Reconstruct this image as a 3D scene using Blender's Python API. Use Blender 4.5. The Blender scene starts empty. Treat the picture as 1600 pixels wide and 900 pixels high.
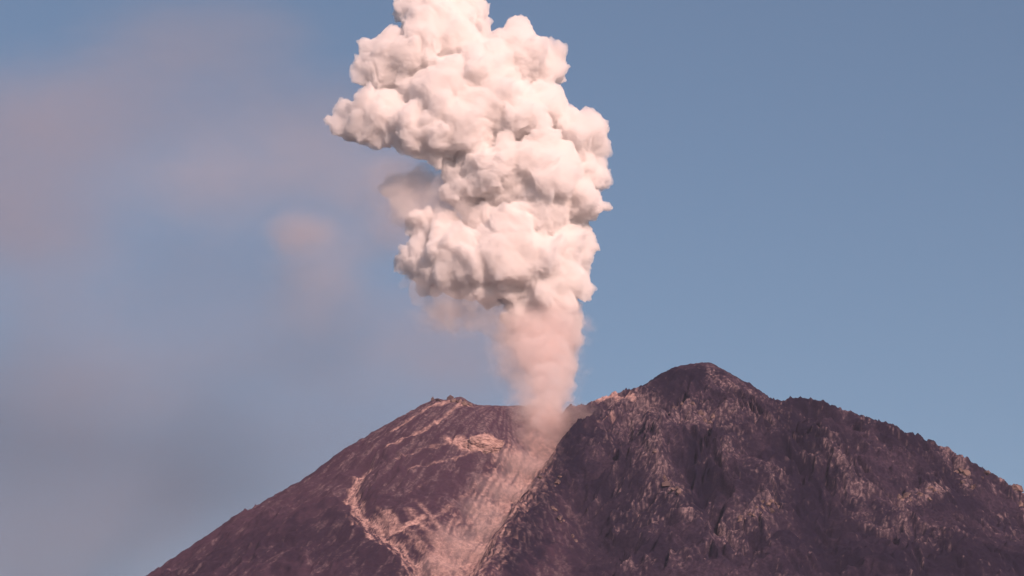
import bpy, math
import numpy as np
from mathutils import Vector

# ----------------------------------------------------------------------------
# camera, sky, sun, exposure
# ----------------------------------------------------------------------------
sc = bpy.context.scene
CAM_Y, CAM_Z = -12000.0, 2.0
PITCH = math.radians(14.66)
HFOV = math.radians(16.2)
SUN_AZ = math.radians(27)      # to the right of straight-behind-the-camera
SUN_EL = math.radians(29)
SUN_STRENGTH = 4.3
SUN_COLOR = (1.0, 0.675, 0.565)
SKY_STRENGTH = 0.058
EXPOSURE = 0.42
HAZE = 0.55e-5

cam = bpy.data.cameras.new('camera')
cam.sensor_width = 36.0
cam.angle = HFOV
cam.clip_start = 1.0
cam.clip_end = 200000.0
camo = bpy.data.objects.new('camera', cam)
sc.collection.objects.link(camo)
camo.location = (0, CAM_Y, CAM_Z)
camo.rotation_euler = (math.pi / 2 + PITCH, 0, 0)
sc.camera = camo

w = bpy.data.worlds.new('World')
sc.world = w
w.use_nodes = True
wn = w.node_tree
bg = wn.nodes['Background']
sky = wn.nodes.new('ShaderNodeTexSky')
sky.sky_type = 'NISHITA'
sky.sun_disc = False
sky.sun_elevation = SUN_EL
sky.sun_rotation = math.pi - SUN_AZ
sky.altitude = 700
sky.air_density = 1.0
sky.dust_density = 0.6
sky.ozone_density = 1.2
wn.links.new(sky.outputs[0], bg.inputs[0])
bg.inputs[1].default_value = SKY_STRENGTH

to_sun = Vector((math.sin(SUN_AZ) * math.cos(SUN_EL), -math.cos(SUN_AZ) * math.cos(SUN_EL), math.sin(SUN_EL)))
sl = bpy.data.lights.new('sun', 'SUN')
sl.energy = SUN_STRENGTH
sl.angle = math.radians(0.6)
sl.color = SUN_COLOR
slo = bpy.data.objects.new('sun', sl)
slo.rotation_euler = to_sun.to_track_quat('Z', 'Y').to_euler()
sc.collection.objects.link(slo)

sc.view_settings.view_transform = 'Standard'
sc.view_settings.look = 'None'
sc.view_settings.exposure = EXPOSURE
sc.view_settings.gamma = 1.0
sc.view_settings.use_curve_mapping = False
sc.render.engine = 'CYCLES'
cy = sc.cycles
cy.max_bounces = 22
cy.diffuse_bounces = 2
cy.volume_bounces = 20
cy.transparent_max_bounces = 64
cy.volume_step_rate = 1.0
cy.volume_max_steps = 256
cy.use_denoising = True
try:
    cy.denoiser = 'OPENIMAGEDENOISE'
except Exception:
    pass
cy.use_adaptive_sampling = True
cy.adaptive_threshold = 0.02

# ----------------------------------------------------------------------------
# helpers
# ----------------------------------------------------------------------------
FPX = 800.0 / math.tan(HFOV / 2)
cp, sp = math.cos(PITCH), math.sin(PITCH)


def ray(px, py):
    u = (np.asarray(px, float) - 800) / FPX
    v = (450 - np.asarray(py, float)) / FPX
    return np.stack([u, cp - v * sp, sp + v * cp], -1)


def at(px, py, Y):
    """point on the plane y = Y seen at photo pixel (px, py)"""
    d = ray(px, py)
    t = (Y - CAM_Y) / d[..., 1]
    return d * t[..., None] + np.array([0, CAM_Y, CAM_Z])


MPP = (0 - CAM_Y) / FPX / cp      # metres per photo pixel near y = 0


def hash2(ix, iy, seed):
    h = (ix.astype(np.int64) * 374761393 + iy.astype(np.int64) * 668265263 + seed * 1442695041) & 0xFFFFFFFF
    h = ((h ^ (h >> 13)) * 1274126177) & 0xFFFFFFFF
    h = h ^ (h >> 16)
    return h


def noise2(x, y, seed=0):
    ix, iy = np.floor(x), np.floor(y)
    fx, fy = x - ix, y - iy
    ux, uy = fx * fx * fx * (fx * (fx * 6 - 15) + 10), fy * fy * fy * (fy * (fy * 6 - 15) + 10)

    def g(dx, dy):
        a = hash2(ix + dx, iy + dy, seed).astype(np.float64) * (2 * math.pi / 4294967296.0)
        return np.cos(a) * (fx - dx) + np.sin(a) * (fy - dy)
    a = g(0, 0) * (1 - ux) + g(1, 0) * ux
    b = g(0, 1) * (1 - ux) + g(1, 1) * ux
    return (a * (1 - uy) + b * uy) * 1.5


def fbm(x, y, o=4, seed=0, gain=0.5, lac=2.03):
    s, a = 0, 1.0
    for i in range(o):
        s = s + a * noise2(x, y, seed + i * 17)
        x, y, a = x * lac + 5.3, y * lac + 9.1, a * gain
    return s


def ridged(x, y, o=4, seed=0, gain=0.55, lac=2.03):
    s, a = 0, 1.0
    for i in range(o):
        s = s + a * (0.45 - 2 * np.abs(noise2(x, y, seed + i * 17)))
        x, y, a = x * lac + 5.3, y * lac + 9.1, a * gain
    return s


def noise3(P, seed=0):
    I_ = np.floor(P)
    f = P - I_
    u = f * f * f * (f * (f * 6 - 15) + 10)
    I_ = I_.astype(np.int64)
    out = np.zeros(len(P))
    for i in (0, 1):
        for j in (0, 1):
            for k in (0, 1):
                h = hash2(I_[:, 0] + i + (I_[:, 2] + k) * 7919, I_[:, 1] + j - (I_[:, 2] + k) * 104729, seed)
                a = (h & 0xFFFF).astype(float) * (2 * math.pi / 65536)
                c = ((h >> 16) & 0xFFFF).astype(float) * (2 / 65536) - 1
                q = np.sqrt(1 - c * c)
                g_ = q * np.cos(a) * (f[:, 0] - i) + q * np.sin(a) * (f[:, 1] - j) + c * (f[:, 2] - k)
                out += g_ * (u[:, 0] if i else 1 - u[:, 0]) * (u[:, 1] if j else 1 - u[:, 1]) * (u[:, 2] if k else 1 - u[:, 2])
    return out * 1.5


def warp3(V, terms, seed):
    D = np.zeros_like(V)
    for t, (scale, amp) in enumerate(terms):
        for ax in range(3):
            D[:, ax] += amp * noise3(V / scale + ax * 31.7, seed + t * 7 + ax)
    return V + D


def sstep(e0, e1, x):
    t = np.clip((x - e0) / (e1 - e0), 0, 1)
    return t * t * (3 - 2 * t)


def smax(a, b, k):
    h = np.clip(0.5 + 0.5 * (a - b) / k, 0, 1)
    return b * (1 - h) + a * h + k * h * (1 - h)


def polyline(x, y, pts):
    """distance to a plan polyline, running parameter 0..n-1 and signed side"""
    best = np.full(np.shape(x), 1e12)
    par = np.zeros(np.shape(x))
    side = np.zeros(np.shape(x))
    for i in range(len(pts) - 1):
        ax, ay = pts[i][:2]
        bx, by = pts[i + 1][:2]
        dx, dy = bx - ax, by - ay
        L = dx * dx + dy * dy
        t = np.clip(((x - ax) * dx + (y - ay) * dy) / L, 0, 1)
        d = (x - ax - t * dx) ** 2 + (y - ay - t * dy) ** 2
        m = d < best
        best = np.where(m, d, best)
        par = np.where(m, i + t, par)
        side = np.where(m, np.sign(dx * (y - ay) - dy * (x - ax)), side)
    return np.sqrt(best), par, side


def mesh_from(name, V, Q, smooth=True):
    me = bpy.data.meshes.new(name)
    Q = np.asarray(Q, np.int32)
    n, k = Q.shape
    me.vertices.add(len(V))
    me.vertices.foreach_set('co', np.asarray(V, np.float32).ravel())
    me.loops.add(n * k)
    me.loops.foreach_set('vertex_index', Q.ravel())
    me.polygons.add(n)
    me.polygons.foreach_set('loop_start', np.arange(0, n * k, k, dtype=np.int32))
    if smooth:
        me.polygons.foreach_set('use_smooth', np.ones(n, bool))
    me.update(calc_edges=True)
    return me


def link(name, data, parent=None, **props):
    o = bpy.data.objects.new(name, data)
    sc.collection.objects.link(o)
    if parent is not None:
        o.parent = parent
    for k, v in props.items():
        o[k] = v
    return o


def nodes_of(name):
    m = bpy.data.materials.new(name)
    m.use_nodes = True
    nt = m.node_tree
    nt.nodes.clear()
    out = nt.nodes.new('ShaderNodeOutputMaterial')
    return m, nt, out


class NT:
    """tiny node-graph helper"""
    def __init__(s, nt): s.nt = nt

    def n(s, t, **kw):
        nd = s.nt.nodes.new(t)
        for k, v in kw.items():
            setattr(nd, k, v)
        return nd

    def set(s, sock, v):
        if isinstance(v, bpy.types.NodeSocket):
            s.nt.links.new(v, sock)
        else:
            sock.default_value = v

    def math(s, op, a, b=0.0, c=0.0, clamp=False):
        nd = s.n('ShaderNodeMath', operation=op, use_clamp=clamp)
        s.set(nd.inputs[0], a); s.set(nd.inputs[1], b); s.set(nd.inputs[2], c)
        return nd.outputs[0]

    def noise(s, vec, scale, detail=4, rough=0.55, dist=0.0):
        nd = s.n('ShaderNodeTexNoise')
        s.set(nd.inputs['Vector'], vec)
        nd.inputs['Scale'].default_value = scale
        nd.inputs['Detail'].default_value = detail
        nd.inputs['Roughness'].default_value = rough
        nd.inputs['Distortion'].default_value = dist
        return nd.outputs['Fac']

    def rng(s, v, a, b, c=0.0, d=1.0, smooth=True):
        nd = s.n('ShaderNodeMapRange', interpolation_type='SMOOTHSTEP' if smooth else 'LINEAR')
        s.set(nd.inputs[0], v)
        for i, q in enumerate((a, b, c, d)):
            nd.inputs[1 + i].default_value = q
        return nd.outputs[0]

    def mix(s, f, a, b):
        nd = s.n('ShaderNodeMix', data_type='RGBA')
        s.set(nd.inputs[0], f)
        s.set(nd.inputs[6], a if isinstance(a, bpy.types.NodeSocket) else (*a, 1))
        s.set(nd.inputs[7], b if isinstance(b, bpy.types.NodeSocket) else (*b, 1))
        return nd.outputs[2]

    def attr(s, name):
        return s.n('ShaderNodeAttribute', attribute_name=name).outputs['Fac']


# ----------------------------------------------------------------------------
# the volcano: height of the ground at plan position (x, y)
# ----------------------------------------------------------------------------
def prof(pxpy, cx_px, Y):
    """turn skyline pixels into (radius, height) pairs about a centre column"""
    c = at(cx_px, 600, Y)[0]
    p = at(np.array([q[0] for q in pxpy]), np.array([q[1] for q in pxpy]), Y)
    r = np.abs(p[:, 0] - c)
    return c, r, p[:, 2]


def far(r, R, Z, slope):
    """profile value with an exponential run-out beyond the last control point"""
    z1 = Z[-1] + 300
    v = np.interp(r, R, Z)
    run = z1 * np.exp(-(r - R[-1]) * slope / z1) - 300
    return np.where(r > R[-1], run, v)


A_R = [(1100, 568), (1112, 568), (1130, 580), (1170, 604), (1212, 634), (1262, 664), (1330, 692), (1400, 715), (1490, 765), (1600, 850), (1680, 910)]
A_L = [(1100, 568), (1075, 571), (1055, 578), (1030, 590), (1005, 609), (950, 632), (905, 655), (860, 690), (800, 740), (740, 800), (640, 900)]
B_L = [(790, 640), (745, 638), (700, 634), (660, 642), (600, 675), (540, 712), (480, 758), (400, 805), (330, 850), (228, 918), (150, 972)]
B_R = [(790, 640), (830, 640), (860, 655), (900, 690), (960, 740), (1060, 830)]
C_R = [(1262, 626), (1280, 629), (1330, 655), (1400, 682), (1440, 700), (1490, 728), (1550, 768), (1600, 802), (1680, 865)]
C_L = [(1262, 626), (1245, 628), (1225, 645), (1190, 680), (1150, 720), (1080, 790), (960, 900)]
YA, YB, YC = 0.0, -60.0, 20.0
FRONT = 1.22     # the side towards the viewer is a little steeper than the flanks
ca, ra_r, za_r = prof(A_R, 1100, YA)
_, ra_l, za_l = prof(A_L, 1100, YA)
cb, rb_l, zb_l = prof(B_L, 790, YB)
_, rb_r, zb_r = prof(B_R, 790, YB)
cc, rc_r, zc_r = prof(C_R, 1262, YC)
_, rc_l, zc_l = prof(C_L, 1262, YC)
# height of the crest line above the three cones, and where it runs
CREST_X = list(range(-1300, 2101, 25))
CREST_Y = [-284, -281, -275, -270, -265, -267, -293, -294, -300, -308, -313, -319, -325, -329, -322, -310, -294, -281, -267, -241, -217, -200, -193, -191, -182, -165, -177, -174, -178, -170, -163, -156, -158, -149, -147, -140, -137, -137, -141, -148, -157, -160, -164, -170, -175, -176, -174, -164, -157, -150, -139, -126, -113, -101, -95, -88, -82, -85, -90, -97, -99, -101, -102, -106, -98, -96, -96, -98, -91, -82, -79, -76, -72, -55, -44, -38, -36, -31, -25, -20, -18, -17, -16, -14, -13, -13, -13, -11, -10, -8, -12, -19, -25, -30, -34, -40, -44, -45, -42, -33, -20, -8, -9, -31, -50, -68, -94, -126, -150, -191, -168, -139, -155, -162, -167, -161, -140, -147, -152, -152, -139, -112, -88, -92, -69, -74, -75, -54, -57, -72, -72, -66, -55, -59, -72, -91, -118]
CREST_Z = [-8, 1, 12, 0, 4, -1, -5, -3, 1, 3, 0, -3, -2, -3, 3, 8, 12, 5, -2, 2, -1, 0, 10, 2, 5, 3, 8, 11, 16, 15, 21, 14, 5, 9, 10, 5, 7, 6, 5, 6, 13, 12, 14, 10, 12, 13, 2, -7, -5, 2, 8, 7, 11, 15, 16, 21, 38, 31, 50, 55, 61, 35, 12, 9, 9, -2, -5, -4, -4, -5, 8, 12, 12, 9, 9, 4, 0, 0, 1, -1, 2, 3, 5, 5, 0, 5, 8, 8, 7, 21, 35, 13, 4, -23, -24, -6, 2, -15, 1, 6, -3, 5, -7, 7, 11, 18, -14, -16, 9, 2, 12, 35, 54, 67, 62, 33, 15, 6, 24, 38, 31, 51, 43, 48, 38, 44, 52, 27, 21, 24, 48, 59, 85, 90, 90, 90, 90]


def cone(x, y, cx, cyy, rr, zr, rl, zl, slope=0.60):
    dx, dy = x - cx, (y - cyy) * FRONT
    R = np.sqrt(dx * dx + dy * dy) + 1e-6
    w_ = 0.5 + 0.5 * dx / R
    w_ = sstep(0.0, 1.0, w_)
    return far(R, rr, zr, slope) * w_ + far(R, rl, zl, slope) * (1 - w_), R, np.arctan2(-dy, dx)


def macro(x, y):
    zA, RA, tA = cone(x, y, ca, YA, ra_r, za_r, ra_l, za_l)
    zC, RC, tC = cone(x, y, cc, YC, rc_r, zc_r, rc_l, zc_l)
    zA = smax(zA, zC, 25.0)
    zB, RB, tB = cone(x, y, cb, YB, rb_r, zb_r, rb_l, zb_l)
    return zA, RA, tA, zB, RB, tB


def base(x, y):
    zA, RA, tA, zB, RB, tB = macro(x, y)
    return smax(zA, zB, 40.0)


def hit(px, py, fn):
    """plan position where the view ray through a photo pixel meets the ground"""
    d = ray(px, py)
    ys = np.linspace(-3500, 700, 2400)
    t = (ys - CAM_Y) / d[1]
    X, Z = d[0] * t, d[2] * t + CAM_Z
    g = fn(X, ys)
    i = np.argmax(g > Z)
    if not (g > Z).any():
        i = int(np.argmax(g - Z))
    return float(X[i]), float(ys[i]), float(g[i])


SPUR = [hit(*q, base) for q in [(955, 640), (905, 668), (870, 728), (820, 800), (772, 880), (740, 940)]]
CHUTE = [hit(*q, base) for q in [(852, 672), (818, 730), (776, 790), (735, 850), (700, 905), (660, 980)]]
BOWL = hit(838, 668, base)
SCARP = [hit(*q, base) for q in [(572, 728), (548, 760), (565, 795), (610, 835), (645, 862), (672, 905), (690, 960)]]
GULLY = [hit(*q, base) for q in [(1092, 690), (1088, 740), (1110, 800), (1150, 860), (1180, 930)]]
GULLY2 = [hit(*q, base) for q in [(1246, 640), (1250, 700), (1262, 770), (1290, 850), (1310, 930)]]
RIDGE2 = [hit(*q, base) for q in [(1262, 640), (1300, 710), (1370, 770), (1430, 810), (1500, 862), (1560, 930)]]
RIDGE1 = [hit(*q, base) for q in [(1020, 640), (1035, 700), (1050, 760), (1085, 810), (1130, 860), (1170, 920)]]


def gullies(x, y, t, R, k, seed):
    """ridged noise in polar coordinates about a summit: runnels down the fall line"""
    wv = 0.10 * fbm(x / 240, y / 240, 3, seed + 3)
    a = ridged((t + wv) * k, R / 700.0, 5, seed)
    b = ridged((t + wv * 1.6) * k * 3.1, R / 330.0, 4, seed + 40)
    c = ridged((t + wv * 2.2) * k * 8.5, R / 150.0, 3, seed + 70)
    d = ridged((t + wv * 2.4) * k * 19.0, R / 90.0, 2, seed + 90)
    return a, b, c, d


def height(x, y, detail=True):
    zA, RA, tA, zB, RB, tB = macro(x, y)
    z = smax(zA, zB, 40.0)
    z = z + np.interp(x, CREST_X, CREST_Z) * np.exp(-((y - np.interp(x, CREST_X, CREST_Y)) / 130.0) ** 2)
    mA = sstep(-60, 60, zA - zB)            # 1 on the big cone, 0 on the crater cone
    # crater bowl, open towards the viewer
    bx, by = x - BOWL[0], y - BOWL[1]
    rb = np.sqrt((bx * 0.8) ** 2 + by ** 2)
    z = z - 75 * np.exp(-(rb / 120.0) ** 2)
    # chute
    wob = 16 * fbm(x / 90, y / 90, 3, 5)
    d, p, s = polyline(x, y, CHUTE)
    d = np.abs(d + wob)
    wd = 55 + 16 * p
    z = z - (34 + 3 * p) * np.exp(-(d / wd) ** 2)
    # spur on the right bank of the chute: steep towards the chute
    d, p, s = polyline(x, y, SPUR)
    d2 = d * np.where(s > 0, 1.0, 2.1)
    z = z + 62 * np.exp(-(d2 + wob * 0.4) ** 2 / 95.0 ** 2) * sstep(0.0, 1.2, p)
    # scarp left of the chute
    d, p, s = polyline(x, y, SCARP)
    z = z - 26 * np.exp(-((d + wob * 0.5) / 38.0) ** 2) + 10 * np.exp(-((d - 60) / 40.0) ** 2)
    for pts, a, wdt in ((GULLY, -46, 60), (GULLY2, -60, 85), (RIDGE1, 30, 48), (RIDGE2, 42, 70)):
        d, p, s = polyline(x, y, pts)
        z = z + a * np.exp(-((d + wob) / wdt) ** 2) * sstep(0, 1.0, p + 0.25)
    if not detail:
        return z
    # gullies run down the fall line: noise in polar coordinates about each summit
    a1, b1, c1, d1 = gullies(x, y, tA, RA, 2.6, 11)
    a2, b2, c2, d2 = gullies(x, y, tB, RB, 2.4, 57)
    gA = sstep(60, 420, RA)
    gB = sstep(120, 600, RB)
    z = z + mA * gA * (42 * a1 + 30 * b1 + (5 * c1 + 1.0 * d1) * (1 - 0.6 * np.exp(-((y - np.interp(x, CREST_X, CREST_Y)) / 110.0) ** 2))) + (1 - mA) * gB * (13 * a2 + 10 * b2 + 4 * c2 + 1.6 * d2)
    rough = ridged(x / 85, y / 85, 5, 91, 0.6)
    z = z + rough * (5.5 * mA * sstep(40, 200, RA) + 3.0 * (1 - mA) + 0.5)
    z = z + 2.6 * fbm(x / 14, y / 14, 3, 23) * (0.4 + 0.6 * mA)
    return z


def axis(lo, hi, h, end):
    c = np.arange(lo, hi + h * 0.5, h)
    def ext(e):
        out, st, v = [], h, 0.0
        while v < e:
            st *= 1.12
            v += st
            out.append(v)
        return np.array(out)
    return np.concatenate([(c[0] - ext(abs(-end - lo)))[::-1], c, c[-1] + ext(end - hi)])


GX = axis(-1750, 2050, 4.6, 9500)
GY = axis(-1500, 140, 3.8, 9500)
X, Y = np.meshgrid(GX, GY)
Z = height(X, Y)
Z = np.maximum(Z, -12 - 6 * sstep(8000, 9500, np.hypot(X, Y)))
ny, nx = X.shape
V = np.stack([X, Y, Z], -1).reshape(-1, 3)
I = np.arange(nx * ny).reshape(ny, nx)
Q = np.stack([I[:-1, :-1], I[:-1, 1:], I[1:, 1:], I[1:, :-1]], -1).reshape(-1, 4)
vme = mesh_from('volcano', V, Q)

# masks that belong to the ground itself: pale ash and pumice deposits
def soft(d, w_):
    return np.exp(-(d / w_) ** 2)


n1 = fbm(X / 60, Y / 60, 5, 301, 0.6)
n2 = fbm(X / 16, Y / 16, 4, 333, 0.65)
zA, RA, tA, zB, RB, tB = macro(X, Y)
mA = sstep(-60, 60, zA - zB)
pale = np.zeros_like(X)
d, p, s = polyline(X, Y, CHUTE)
strC = fbm(d * s / 10.0 + 0.6 * n1, p * 2.2, 4, 611, 0.6)
pale = np.maximum(pale, soft(np.abs(d) + 26 * n1 + 10 * n2, 80 + 17 * p) * np.clip(0.72 + 0.75 * strC, 0, 1.1))
d, p, s = polyline(X, Y, SCARP)
strS = fbm(d * s / 7.0, p * 3.0, 4, 633, 0.6)
pale = np.maximum(pale, soft(d + 14 * n1 + 9 * n2, 25) * np.clip(0.75 + 0.8 * strS, 0, 1.1))
pale = np.maximum(pale, 0.75 * soft(np.abs(d - 42) + 10 * n1 + 5 * n2, 7) * sstep(1.5, 2.5, p))
for pts, wd, st in (
        ([(742, 690), (765, 686), (770, 700), (735, 697), (700, 684)], 24, 1.0),
        ([(705, 627), (670, 637), (630, 662), (590, 685)], 17, 0.8),
        ([(735, 633), (690, 655), (640, 680), (605, 700)], 10, 0.7),
        ([(700, 690), (660, 700), (620, 716)], 8, 0.5),
        ([(745, 705), (690, 718), (640, 732)], 7, 0.55),
        ([(655, 735), (665, 750), (640, 765)], 9, 0.4),
        ([(660, 808), (630, 822), (612, 826)], 14, 0.9),
        ([(640, 845), (690, 800), (760, 740)], 14, 0.5),
        ([(690, 850), (685, 905)], 60, 0.8),
        ([(640, 800), (670, 830), (700, 850)], 26, 0.55),
        ([(650, 780), (690, 830)], 12, 0.6),
        ([(600, 800), (650, 835), (690, 890)], 12, 0.6),
        ([(915, 640), (960, 622), (990, 618)], 14, 0.8),
        ([(905, 660), (935, 648), (960, 640)], 14, 0.6)):
    P = [hit(*q, lambda a, b: height(a, b, False)) for q in pts]
    d, p, s = polyline(X, Y, P)
    pale = np.maximum(pale, st * soft(d + wd * (0.5 * n1 + 0.4 * n2), wd))
pale = sstep(0.22, 0.85, pale + 0.25 * n2)
# rubble: pale blocks and scree, streaked down the slope, thick in some places
def area(lines):
    out_ = np.zeros_like(X)
    for pts, wd, st in lines:
        P = [hit(*q, lambda a, b: height(a, b, False)) for q in pts]
        d, p, s = polyline(X, Y, P)
        wd = wd * 1.45
        out_ = np.maximum(out_, st * soft(d + wd * (0.6 * n1 + 0.3 * n2), wd))
    return out_


rich = area((
    ([(975, 615), (1010, 640), (1080, 648), (1140, 650), (1190, 655)], 55, 0.9),
    ([(1025, 640), (1020, 690), (1050, 740), (1075, 790), (1130, 840)], 38, 1.0),
    ([(1135, 640), (1138, 700)], 22, 0.7),
    ([(1110, 580), (1150, 600), (1200, 622)], 40, 0.8),
    ([(1150, 815), (1185, 800), (1212, 775), (1218, 740)], 28, 1.0),
    ([(1280, 690), (1340, 740), (1400, 790), (1470, 830)], 60, 0.75),
    ([(1390, 668), (1440, 682)], 22, 1.0),
    ([(1398, 762), (1470, 765)], 18, 1.3),
    ([(1488, 708), (1545, 745), (1600, 785), (1680, 850)], 34, 1.2),
    ([(1500, 725), (1515, 760)], 20, 1.0),
    ([(860, 735), (880, 770), (905, 840)], 45, 0.6),
    ([(835, 790), (870, 800), (908, 845)], 16, 0.9),
    ([(930, 690), (970, 730), (1000, 790)], 60, 0.35)))
black = area((  # darker ground colour: summit's left face, gully floors, spur face, lower flanks
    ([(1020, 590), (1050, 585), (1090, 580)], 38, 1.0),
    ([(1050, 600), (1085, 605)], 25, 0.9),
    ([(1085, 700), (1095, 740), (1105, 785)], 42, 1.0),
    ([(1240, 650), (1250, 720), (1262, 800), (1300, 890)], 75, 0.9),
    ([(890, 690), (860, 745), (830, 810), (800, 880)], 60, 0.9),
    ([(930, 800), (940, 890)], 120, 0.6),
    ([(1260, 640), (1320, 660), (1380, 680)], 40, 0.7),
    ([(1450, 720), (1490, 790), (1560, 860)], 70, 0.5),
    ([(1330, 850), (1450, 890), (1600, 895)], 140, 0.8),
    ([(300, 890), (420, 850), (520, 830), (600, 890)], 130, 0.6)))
strk = 1.2 + ridged(tA * 36 + 0.35 * n1, RA / 190.0, 4, 401, 0.65)
spk = fbm(X / 9.5, Y / 9.5, 3, 433, 0.75)
band = fbm(tA * 4.0, RA / 260.0, 3, 477)
_a, gb, gc, gd = gullies(X, Y, tA, RA, 2.6, 11)
rub = sstep(1.0, 2.15, 0.22 * strk + 0.12 + 0.85 * spk + 0.55 * n1 + 0.3 * band + 0.9 * rich - 0.5 * black + 0.27 + 0.34 * gb + 0.10 * gc) * mA
strB = 1.2 + ridged(tB * 22 + 0.12 * n1, RB / 420.0, 4, 501, 0.7)
rubB = sstep(0.9, 1.9, 0.9 * strB + 0.35 * spk + 0.4 * n1 + 0.6 * sstep(620, 200, RB) - 0.3 * sstep(650, 1000, RB)) * (1 - mA) * 0.55
rub = np.clip(np.maximum(rub, rubB), 0, 1)
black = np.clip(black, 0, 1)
for nm, arr in (('pale', pale), ('rubble', rub), ('dark_patch', black), ('big_cone', mA)):
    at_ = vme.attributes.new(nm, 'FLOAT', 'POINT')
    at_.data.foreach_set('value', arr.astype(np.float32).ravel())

m, nt, out = nodes_of('volcanic_ground')
g = NT(nt)
co = g.n('ShaderNodeTexCoord').outputs['Object']
big = g.noise(co, 0.006, 5, 0.6, 0.6)
fine = g.noise(co, 0.09, 5, 0.65)
grit = g.noise(co, 0.35, 3, 0.6)
dark = g.mix(g.rng(big, 0.35, 0.65), (0.027, 0.020, 0.038), (0.056, 0.038, 0.060))
dark = g.mix(g.rng(fine, 0.62, 0.40, 0.0, 0.55), dark, (0.011, 0.008, 0.017))
dark = g.mix(g.math('MULTIPLY', g.math('SUBTRACT', 1.0, g.attr('big_cone')), 0.75), dark, (0.066, 0.037, 0.056))
dark = g.mix(g.attr('dark_patch'), dark, (0.014, 0.011, 0.024))
rubc = g.mix(g.rng(fine, 0.35, 0.7), (0.08, 0.058, 0.075), (0.29, 0.205, 0.21))
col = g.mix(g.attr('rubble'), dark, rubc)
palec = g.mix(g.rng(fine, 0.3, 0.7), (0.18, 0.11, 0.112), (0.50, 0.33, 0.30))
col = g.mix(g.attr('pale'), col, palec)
bs = g.n('ShaderNodeBsdfDiffuse')
bs.inputs['Roughness'].default_value = 0.6
nt.links.new(col, bs.inputs['Color'])
bp = g.n('ShaderNodeBump')
bp.inputs['Strength'].default_value = 0.7
bp.inputs['Distance'].default_value = 4.0
nt.links.new(g.math('ADD', fine, g.math('MULTIPLY', grit, 0.4)), bp.inputs['Height'])
nt.links.new(bp.outputs[0], bs.inputs['Normal'])
nt.links.new(bs.outputs[0], out.inputs['Surface'])
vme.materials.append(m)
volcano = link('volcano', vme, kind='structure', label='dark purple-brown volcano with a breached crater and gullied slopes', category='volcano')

# plain around the volcano, out to the horizon
N = 60
gx = np.sign(np.linspace(-1, 1, N)) * np.abs(np.linspace(-1, 1, N)) ** 2 * 60000
PX, PY = np.meshgrid(gx, gx)
PZ = 4 * fbm(PX / 3000, PY / 3000, 3, 9)
PZ = np.where(np.hypot(PX, PY - CAM_Y) < 1500, np.minimum(PZ, 0), PZ) * 0.4
I = np.arange(N * N).reshape(N, N)
Q = np.stack([I[:-1, :-1], I[:-1, 1:], I[1:, 1:], I[1:, :-1]], -1).reshape(-1, 4)
gme = mesh_from('ground', np.stack([PX, PY, PZ], -1).reshape(-1, 3), Q)
m2, nt, out = nodes_of('plain_ground')
g = NT(nt)
co = g.n('ShaderNodeTexCoord').outputs['Object']
c = g.mix(g.rng(g.noise(co, 0.002, 6, 0.6), 0.4, 0.6), (0.05, 0.07, 0.03), (0.09, 0.075, 0.05))
bs = g.n('ShaderNodeBsdfDiffuse')
nt.links.new(c, bs.inputs['Color'])
nt.links.new(bs.outputs[0], out.inputs['Surface'])
gme.materials.append(m2)
link('ground', gme, kind='structure', label='green and brown plain around the volcano', category='ground')

# ----------------------------------------------------------------------------
# smoke
# ----------------------------------------------------------------------------
def surface_nets(F, origin, h):
    s = F < 0
    nx, ny, nz = F.shape
    cnt = np.zeros((nx - 1, ny - 1, nz - 1), np.uint8)
    C = [(i, j, k) for i in (0, 1) for j in (0, 1) for k in (0, 1)]
    for i, j, k in C:
        cnt += s[i:nx - 1 + i, j:ny - 1 + j, k:nz - 1 + k]
    act = (cnt > 0) & (cnt < 8)
    idx = np.argwhere(act)
    vid = np.full(act.shape, -1, np.int32)
    vid[act] = np.arange(len(idx), dtype=np.int32)
    pos = np.zeros((len(idx), 3))
    num = np.zeros(len(idx))
    for a in C:
        for ax in range(3):
            if a[ax]:
                continue
            b = list(a)
            b[ax] = 1
            fa = F[idx[:, 0] + a[0], idx[:, 1] + a[1], idx[:, 2] + a[2]]
            fb = F[idx[:, 0] + b[0], idx[:, 1] + b[1], idx[:, 2] + b[2]]
            mk = (fa < 0) != (fb < 0)
            t = np.where(mk, fa / np.where(mk, fa - fb, 1), 0)
            pp = np.tile(np.array(a, float), (len(idx), 1))
            pp[:, ax] += t
            pos += pp * mk[:, None]
            num += mk
    V = (idx + pos / num[:, None]) * h + np.array(origin)
    quads = []
    for ax in range(3):
        o1, o2 = [(1, 2), (2, 0), (0, 1)][ax]
        sl0 = [slice(1, -1)] * 3
        sl1 = [slice(1, -1)] * 3
        sl0[ax] = slice(0, -1)
        sl1[ax] = slice(1, None)
        a, b = s[tuple(sl0)], s[tuple(sl1)]
        e = np.argwhere(a != b)
        ins = a[e[:, 0], e[:, 1], e[:, 2]]
        e = e + 1
        e[:, ax] -= 1
        def cell(d1, d2):
            q = e.copy()
            q[:, o1] -= d1
            q[:, o2] -= d2
            return vid[q[:, 0], q[:, 1], q[:, 2]]
        q = np.stack([cell(1, 1), cell(0, 1), cell(0, 0), cell(1, 0)], -1)
        q[~ins] = q[~ins][:, ::-1]
        quads.append(q)
    return V, np.concatenate(quads)


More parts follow.
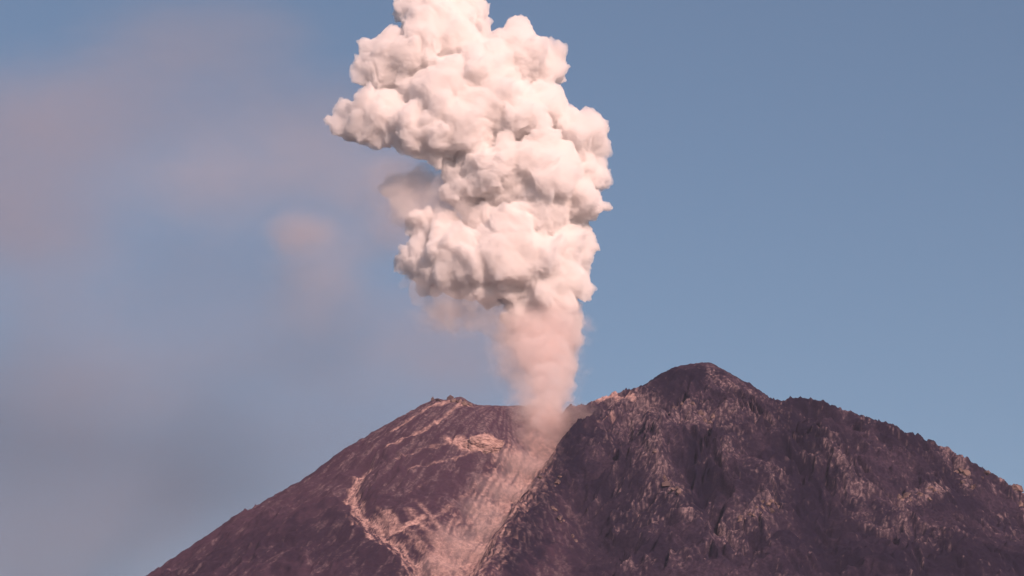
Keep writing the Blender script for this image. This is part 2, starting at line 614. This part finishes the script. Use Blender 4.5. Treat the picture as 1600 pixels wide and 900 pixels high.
def billow_mesh(name, lobes, Y0, h, seed, levels=((15, 0.28, 0.52), (18, 0.18, 0.36)), shrink=0.90,
                warp=((95, 24), (42, 6)), billow=((80, 9), (38, 6.0), (19, 4.4), (9.5, 2.8))):
    """cauliflower cloud: spheres, smaller spheres on them, smaller ones again.
    lobes: (px, py, radius px, depth px)"""
    rng = np.random.default_rng(seed)
    S = []
    for (px, py, r, dz) in lobes:
        c = at(px, py, Y0 + dz * MPP)
        S.append((c[0], c[1], c[2], r * MPP * shrink))
    cur = np.array(S)
    alls = [cur]
    for n, lo, hi in levels:
        nx_ = []
        for (x, y, z, r) in cur:
            k = n
            v = rng.normal(size=(k, 3))
            v /= np.linalg.norm(v, axis=1)[:, None]
            rr = r * rng.uniform(lo, hi, k)
            ce = np.array([x, y, z]) + v * (r * rng.uniform(0.80, 0.94, k))[:, None]
            nx_.append(np.concatenate([ce, rr[:, None]], 1))
        cur = np.concatenate(nx_)
        # drop children that are buried deep inside a main lobe
        keep = np.ones(len(cur), bool)
        for (x, y, z, r) in S:
            dd = np.linalg.norm(cur[:, :3] - np.array([x, y, z]), axis=1)
            keep &= ~(dd < r * 0.74 - cur[:, 3] * 0.2)
        cur = cur[keep & (cur[:, 3] > h * 0.9)]
        alls.append(cur)
    A = np.concatenate(alls)
    pad = 4 * h
    lo = (A[:, :3] - A[:, 3:4]).min(0) - pad
    hi = (A[:, :3] + A[:, 3:4]).max(0) + pad
    dim = np.ceil((hi - lo) / h).astype(int) + 1
    F = np.full(dim, 1e3, np.float32)
    for x, y, z, r in A:
        e = r + 2.5 * h
        i0 = np.maximum(np.floor((np.array([x, y, z]) - e - lo) / h).astype(int), 0)
        i1 = np.minimum(np.ceil((np.array([x, y, z]) + e - lo) / h).astype(int) + 1, dim)
        gx = (lo[0] + np.arange(i0[0], i1[0]) * h - x) ** 2
        gy = (lo[1] + np.arange(i0[1], i1[1]) * h - y) ** 2
        gz = (lo[2] + np.arange(i0[2], i1[2]) * h - z) ** 2
        D = np.sqrt(gx[:, None, None] + gy[None, :, None] + gz[None, None, :]) - r
        v = F[i0[0]:i1[0], i0[1]:i1[1], i0[2]:i1[2]]
        np.minimum(v, D, out=v)
    np.clip(F, -40, 40, out=F)
    def box(A_, r):
        for ax in range(3):
            c_ = np.cumsum(np.pad(A_, [(r + 1, r) if i == ax else (0, 0) for i in range(3)], mode='edge'), axis=ax, dtype=np.float32)
            n_ = A_.shape[ax]
            sl_ = [slice(None)] * 3
            s2_ = [slice(None)] * 3
            sl_[ax] = slice(2 * r + 1, 2 * r + 1 + n_)
            s2_[ax] = slice(0, n_)
            A_ = (c_[tuple(sl_)] - c_[tuple(s2_)]) / (2 * r + 1)
        return A_
    np.clip(F, -6 * h, 6 * h, out=F)
    F = box(F, 1)
    V, Q = surface_nets(F, lo, h)
    G = box(F, 3)
    gi = np.clip(np.rint((V - lo) / h).astype(int), 1, np.array(dim) - 2)
    nrm = np.stack([G[gi[:, 0] + 1, gi[:, 1], gi[:, 2]] - G[gi[:, 0] - 1, gi[:, 1], gi[:, 2]],
                    G[gi[:, 0], gi[:, 1] + 1, gi[:, 2]] - G[gi[:, 0], gi[:, 1] - 1, gi[:, 2]],
                    G[gi[:, 0], gi[:, 1], gi[:, 2] + 1] - G[gi[:, 0], gi[:, 1], gi[:, 2] - 1]], -1)
    nrm /= np.linalg.norm(nrm, axis=1)[:, None] + 1e-6
    me = mesh_from(name, V, Q)
    # billows: rounded tops, sharp creases, at ever smaller scales
    P = warp3(V, ((60, 14), (24, 5)), seed * 100 + 50)
    disp = np.zeros(len(V))
    for i, (sc_, am) in enumerate(billow):
        disp += am * (2.2 * np.sqrt(noise3(P / sc_ + 17.3 * i, seed * 9 + i) ** 2 + 0.004) - 0.75)
    V = warp3(V + nrm * disp[:, None], warp, seed * 100)
    me.vertices.foreach_set('co', V.astype(np.float32).ravel())
    me.update()
    print(name, 'spheres', len(A), 'grid', dim, 'quads', len(Q))
    return me


def smoke_mat(name, color, density, aniso=0.0):
    m, nt, out = nodes_of(name)
    v = nt.nodes.new('ShaderNodeVolumePrincipled')
    v.inputs['Color'].default_value = (*color, 1)
    v.inputs['Density'].default_value = density
    v.inputs['Anisotropy'].default_value = aniso
    nt.links.new(v.outputs[0], out.inputs['Volume'])
    m.cycles.homogeneous_volume = True
    return m


ash = smoke_mat('dense_ash', (0.995, 0.981, 0.975), 0.075)
ash_wisp = smoke_mat('ragged_ash', (0.97, 0.94, 0.93), 0.012)
ash_fray = smoke_mat('frayed_ash', (0.95, 0.91, 0.905), 0.0085)
ash_neck = smoke_mat('neck_ash', (0.965, 0.93, 0.925), 0.024)
ash_thin = smoke_mat('thin_ash', (0.94, 0.89, 0.885), 0.018)

VENT = hit(858, 664, lambda a, b: height(a, b, False))
PY0 = 40.0     # the plume leans a little behind the vent
plume = bpy.data.objects.new('ash_plume', None)
sc.collection.objects.link(plume)
plume['label'] = 'dense pale pink ash plume billowing up from the crater'
plume['category'] = 'ash plume'

HEAD = [(690, -70, 60, 0), (668, 22, 44, -5), (716, 18, 46, 10), (745, 16, 22, 0), (690, 62, 62, 0), (604, 96, 50, 0), (580, 108, 30, -10),
        (642, 86, 42, -25), (806, 92, 60, 0), (848, 108, 42, 10), (760, 112, 62, -20), (700, 150, 72, -25), (562, 190, 36, -5), (536, 188, 25, 0),
        (602, 182, 48, -20), (652, 202, 46, -40), (722, 198, 62, -45), (792, 178, 62, -30), (850, 166, 44, -5), (680, 236, 24, -45),
        (700, 120, 110, 70), (790, 150, 90, 70), (620, 150, 65, 50), (690, 10, 70, 40)]
SHOULDER = [(916, 210, 44, -6), (932, 232, 28, 0), (880, 196, 42, 10), (905, 252, 38, 5), (940, 280, 19, -5), (925, 262, 24, 10)]
TRUNK = [(782, 268, 66, -20), (850, 272, 66, -25), (898, 312, 46, -10), (842, 334, 62, -20), (738, 270, 46, -10), (922, 318, 24, -5), (800, 270, 95, 55),
         (850, 320, 80, 50), (720, 300, 30, -20)]
SKIRT = [(672, 414, 44, 0), (642, 404, 28, 0), (722, 408, 60, -15), (792, 402, 74, -25), (852, 420, 60, -20), (884, 438, 42, -10), (764, 436, 40, -25),
         (832, 448, 44, -20), (700, 368, 40, 0), (660, 350, 30, 10), (886, 384, 44, -5), (905, 410, 24, 0), (770, 350, 50, 0), (800, 405, 80, 45), (720, 390, 55, 40), (860, 486, 44, -5), (815, 478, 34, -5), (874, 516, 30, -5), (848, 508, 30, 0)]
WISPS = [(625, 300, 34, 20), (655, 290, 34, 10), (690, 310, 36, 0), (640, 330, 34, 10), (608, 300, 18, 20), (690, 345, 34, -5), (735, 335, 32, -25), (750, 370, 26, -30),
         (715, 375, 28, -15), (665, 365, 28, 0)]
FRAY = [(688, 486, 22, 0), (704, 512, 13, 0), (740, 488, 24, 0), (668, 484, 12, 5), (720, 482, 24, 10), (770, 496, 28, 0), (800, 505, 34, 0), (745, 470, 34, -20), (660, 455, 24, -10),
        (640, 440, 16, 0), (700, 470, 28, -15)]
NECK = [(864, 506, 44, -2), (874, 532, 32, -8), (846, 524, 34, -4), (864, 556, 30, -16), (872, 578, 24, -24), (820, 505, 30, 0), (852, 545, 30, -12)]
lean = lambda py: float(np.interp(py, [480, 660], [0.0, (VENT[1] - PY0) / MPP]))
STEM = [(866, 500, 46, -5), (876, 528, 34, 0), (862, 545, 38, 0), (872, 566, 34, 0), (862, 590, 36, 0), (868, 614, 30, 0), (858, 636, 28, 0), (852, 660, 26, -5), (832, 520, 36, 0), (836, 556, 30, 0)]
STEM = [(a_, b_, c_, lean(b_)) for a_, b_, c_, d_ in STEM]
H = 3.7
for nm, lob, mat, sd in (('plume_head', HEAD, ash, 3), ('plume_shoulder', SHOULDER, ash, 5), ('plume_trunk', TRUNK, ash, 8), ('plume_skirt', SKIRT, ash, 13),
                         ('plume_wisps', WISPS, ash_wisp, 21), ('frayed_edge', FRAY, ash_fray, 27), ('plume_stem', STEM, ash_thin, 34), ('plume_neck', NECK, ash_neck, 35)):
    me = billow_mesh(nm, lob, PY0, H, sd)
    me.materials.append(mat)
    link(nm, me, plume)

# dust rolling down the chute from the foot of the column
hsm = lambda a, b: height(a, b, False)
dust = bpy.data.objects.new('dust_avalanche', None)
sc.collection.objects.link(dust)
dust['label'] = 'pinkish dust cloud rolling down the chute below the vent'
dust['category'] = 'dust cloud'
# older smoke drifting away to the left, behind the column
def wisp_mat(name, color, density, seed, scale=1.6, amp=0.55, core=0.15):
    m, nt, out = nodes_of(name)
    g = NT(nt)
    co = g.n('ShaderNodeTexCoord').outputs['Object']
    ln = g.n('ShaderNodeVectorMath', operation='LENGTH')
    nt.links.new(co, ln.inputs[0])
    mp = g.n('ShaderNodeVectorMath', operation='ADD')
    nt.links.new(co, mp.inputs[0])
    mp.inputs[1].default_value = (seed * 3.1, seed * 1.7, seed * 2.3)
    nz = g.noise(mp.outputs[0], scale, 4, 0.55, 0.4)
    r2 = g.math('ADD', g.math('MULTIPLY', ln.outputs['Value'], 1.06), g.math('MULTIPLY', g.math('SUBTRACT', nz, 0.5), amp))
    fall = g.rng(r2, 0.95, core)
    v = nt.nodes.new('ShaderNodeVolumePrincipled')
    v.inputs['Color'].default_value = (*color, 1)
    nt.links.new(g.math('MULTIPLY', fall, density), v.inputs['Density'])
    nt.links.new(v.outputs[0], out.inputs['Volume'])
    return m


drift = bpy.data.objects.new('drifting_smoke', None)
sc.collection.objects.link(drift)
drift['label'] = 'faint mauve smoke drifting across the sky left of the plume'
drift['category'] = 'smoke'
drift['kind'] = 'stuff'
_b = __import__('bmesh').new()
__import__('bmesh').ops.create_icosphere(_b, subdivisions=4, radius=1.0)
ball = bpy.data.meshes.new('smoke_wisp')
_b.to_mesh(ball)
_b.free()
WIS = [  # px, py, half-width, half-height, half-depth (px), depth Y, optical depth, name
    (400, 270, 260, 150, 120, 2200, 0.42), (280, 290, 240, 120, 90, 2300, 0.25), (540, 250, 180, 150, 90, 2100, 0.32),
    (600, 330, 140, 130, 80, 2000, 0.42), (470, 362, 88, 56, 55, 1800, 0.75), (520, 400, 150, 100, 70, 2000, 0.30), (490, 450, 120, 130, 60, 2100, 0.32),
    (640, 345, 90, 90, 60, 1900, 0.55), (620, 270, 80, 60, 50, 1900, 0.45)]
WIS_MID = [(10, 260, 330, 260, 150, 2300, 0.50), (60, 400, 230, 200, 110, 2400, 0.32), (190, 160, 320, 160, 120, 2500, 0.36), (320, 60, 300, 120, 110, 2600, 0.28),
           (470, 170, 260, 130, 90, 2500, 0.24), (740, 570, 220, 150, 100, 2000, 0.35), (560, 520, 380, 150, 120, 2600, 0.34), (150, 560, 400, 190, 130, 2800, 0.34),
           (330, 420, 330, 160, 120, 2700, 0.25)]
WIS_DARK = [(60, 840, 620, 380, 240, 3300, 0.95), (420, 690, 520, 260, 220, 3600, 0.55), (0, 640, 260, 220, 160, 3300, 0.35)]
def wisps(items, name, parent, color, **kw):
    for i, (px, py, hw, hh, hd, yy, tau) in enumerate(items):
        c = at(px, py, yy)
        k = MPP * (yy - CAM_Y) / (-CAM_Y)
        me = ball.copy()
        me.materials.append(wisp_mat(name, color, tau / (hd * k * 1.1), i + len(name), **kw))
        o = link(name, me, parent)
        o.location = c
        o.scale = (hw * k, hd * k, hh * k)


wisps(WIS, 'smoke_wisp', drift, (0.86, 0.78, 0.77), scale=2.4, amp=0.62)
WIS_MID = [(*q[:6], q[6] * 1.3) for q in WIS_MID]
wisps(WIS_MID, 'grey_smoke_wisp', drift, (0.70, 0.63, 0.645), scale=2.4, amp=0.55)
wisps(WIS_DARK, 'ashy_smoke_wisp', drift, (0.50, 0.44, 0.46), scale=2.0, amp=0.7)
# soft ash around the column, and the dust it sheds down the chute
wisps([(px, py, a_, b_, c_, PY0 + lean(py) * MPP, t_) for px, py, a_, b_, c_, t_ in (
    (846, 520, 96, 60, 60, 2.2), (848, 570, 84, 66, 55, 2.0), (846, 622, 72, 60, 50, 2.0), (800, 545, 56, 90, 50, 1.1), (842, 656, 70, 50, 45, 1.6), (868, 545, 38, 70, 35, 1.4), (690, 492, 70, 40, 40, 0.6), (640, 300, 90, 70, 50, 0.55), (720, 500, 80, 40, 40, 0.6))], 'ash_veil', plume, (0.95, 0.88, 0.86), scale=3.2, amp=1.1)
DP = [(905, 655, 48, 30, 0.7), (850, 670, 74, 46, 1.2), (874, 684, 44, 40, 0.8), (836, 700, 72, 50, 1.1), (812, 738, 76, 50, 1.0), (836, 740, 50, 40, 0.6), (790, 780, 78, 52, 1.0), (760, 806, 60, 46, 0.7),
      (764, 838, 68, 50, 0.9), (732, 872, 72, 48, 0.85), (705, 850, 46, 40, 0.5), (700, 895, 60, 40, 0.6)]
wisps([(px - 6, py - 6, a_, b_, 34, hit(px - 6, py, hsm)[1] + 2, t_ * (1.0 if py < 720 else 0.8)) for px, py, a_, b_, t_ in DP], 'dust_roll', dust, (0.84, 0.70, 0.67), scale=3.6, amp=1.5)

# ----------------------------------------------------------------------------
# crags and the pale lava dome, parts of the volcano
# ----------------------------------------------------------------------------
import bmesh
mr, nt, out = nodes_of('pale_crag_rock')
g = NT(nt)
co = g.n('ShaderNodeTexCoord').outputs['Object']
cr = g.mix(g.rng(g.noise(co, 0.12, 4, 0.65), 0.35, 0.65), (0.06, 0.042, 0.046), (0.25, 0.17, 0.155))
bs = g.n('ShaderNodeBsdfDiffuse')
nt.links.new(cr, bs.inputs['Color'])
nt.links.new(bs.outputs[0], out.inputs['Surface'])
crags = []
for k in range(5):
    b_ = bmesh.new()
    bmesh.ops.create_icosphere(b_, subdivisions=1, radius=1.0)
    me = bpy.data.meshes.new('rock_outcrop')
    b_.to_mesh(me)
    b_.free()
    v = np.array([q.co[:] for q in me.vertices])
    v = v * (1 + 0.75 * noise3(v * 1.3 + k * 9.7, 70 + k) + 0.3 * noise3(v * 3.1, 90 + k))[:, None]
    v[:, 2] *= 0.8 + 0.1 * k
    me.vertices.foreach_set('co', v.astype(np.float32).ravel())
    me.materials.append(mr)
    me.update()
    crags.append(me)
rr = np.random.default_rng(77)
for line, n, smin, smax_ in (([(1488, 709), (1545, 744), (1600, 782), (1660, 830)], 34, 7, 15), ([(1398, 762), (1468, 766)], 16, 6, 11), ([(1388, 668), (1445, 686)], 9, 5, 9),
                             ([(1150, 815), (1188, 798), (1216, 772)], 16, 5, 10), ([(1022, 690), (1050, 742), (1062, 775)], 18, 6, 12), ([(840, 742), (880, 756)], 9, 5, 9),
                             ([(862, 790), (905, 842)], 9, 4, 8), ([(1000, 618), (1060, 640), (1130, 648)], 20, 5, 10), ([(676, 626), (705, 622), (735, 632)], 12, 6, 11),
                             ([(1500, 722), (1520, 765)], 10, 6, 11)):
    L = np.array(line, float)
    for i in range(n):
        t = rr.uniform(0, len(L) - 1.001)
        q = L[int(t)] * (1 - t % 1) + L[int(t) + 1] * (t % 1) + rr.normal(0, 3.5, 2)
        x_, y_, _z = hit(q[0], max(q[1], np.interp(q[0], [228, 1100, 1600], [400, 566, 775]) if q[0] > 1480 else q[1]), hsm)
        sz = rr.uniform(smin, smax_)
        o = link('rock_outcrop', crags[rr.integers(5)], volcano)
        o.location = (x_, y_, float(height(np.array([x_]), np.array([y_]))[0]) + sz * 0.1)
        o.scale = (sz * rr.uniform(0.8, 1.5), sz, sz * rr.uniform(0.7, 1.2))
        o.rotation_euler = (0, 0, rr.uniform(0, 6.28))
b_ = bmesh.new()
bmesh.ops.create_icosphere(b_, subdivisions=5, radius=1.0)
me = bpy.data.meshes.new('lava_dome')
b_.to_mesh(me)
b_.free()
v = np.array([q.co[:] for q in me.vertices])
v = v * (1 + 0.25 * noise3(v * 1.7, 3) + 0.10 * noise3(v * 5, 4) + 0.05 * noise3(v * 11, 5))[:, None]
me.vertices.foreach_set('co', v.astype(np.float32).ravel())
md, nt, out = nodes_of('lava_dome_ash')
g = NT(nt)
co = g.n('ShaderNodeTexCoord').outputs['Object']
cr = g.mix(g.rng(g.noise(co, 3.0, 5, 0.65), 0.35, 0.65), (0.20, 0.125, 0.12), (0.44, 0.29, 0.26))
bs = g.n('ShaderNodeBsdfDiffuse')
nt.links.new(cr, bs.inputs['Color'])
nt.links.new(bs.outputs[0], out.inputs['Surface'])
me.materials.append(md)
me.update()
q = hit(752, 696, hsm)
o = link('lava_dome', me, volcano, label='pale pink mound of ash and lava inside the crater')
o.location = (q[0], q[1] + 10, q[2] - 4)
o.scale = (64, 44, 36)

# thin air between the camera and the mountain
HB = [(-62000, 62000), (-62000, 62000), (-25, 4600)]
hv = [(HB[0][i], HB[1][j], HB[2][k]) for i in (0, 1) for j in (0, 1) for k in (0, 1)]
hq = [(0, 1, 3, 2), (4, 6, 7, 5), (0, 4, 5, 1), (2, 3, 7, 6), (0, 2, 6, 4), (1, 5, 7, 3)]
hme = mesh_from('haze', hv, hq, False)
hme.materials.append(smoke_mat('haze_air', (0.76, 0.78, 1.0), HAZE))
link('haze', hme, kind='stuff', label='thin mauve haze in the air before the mountain', category='haze')
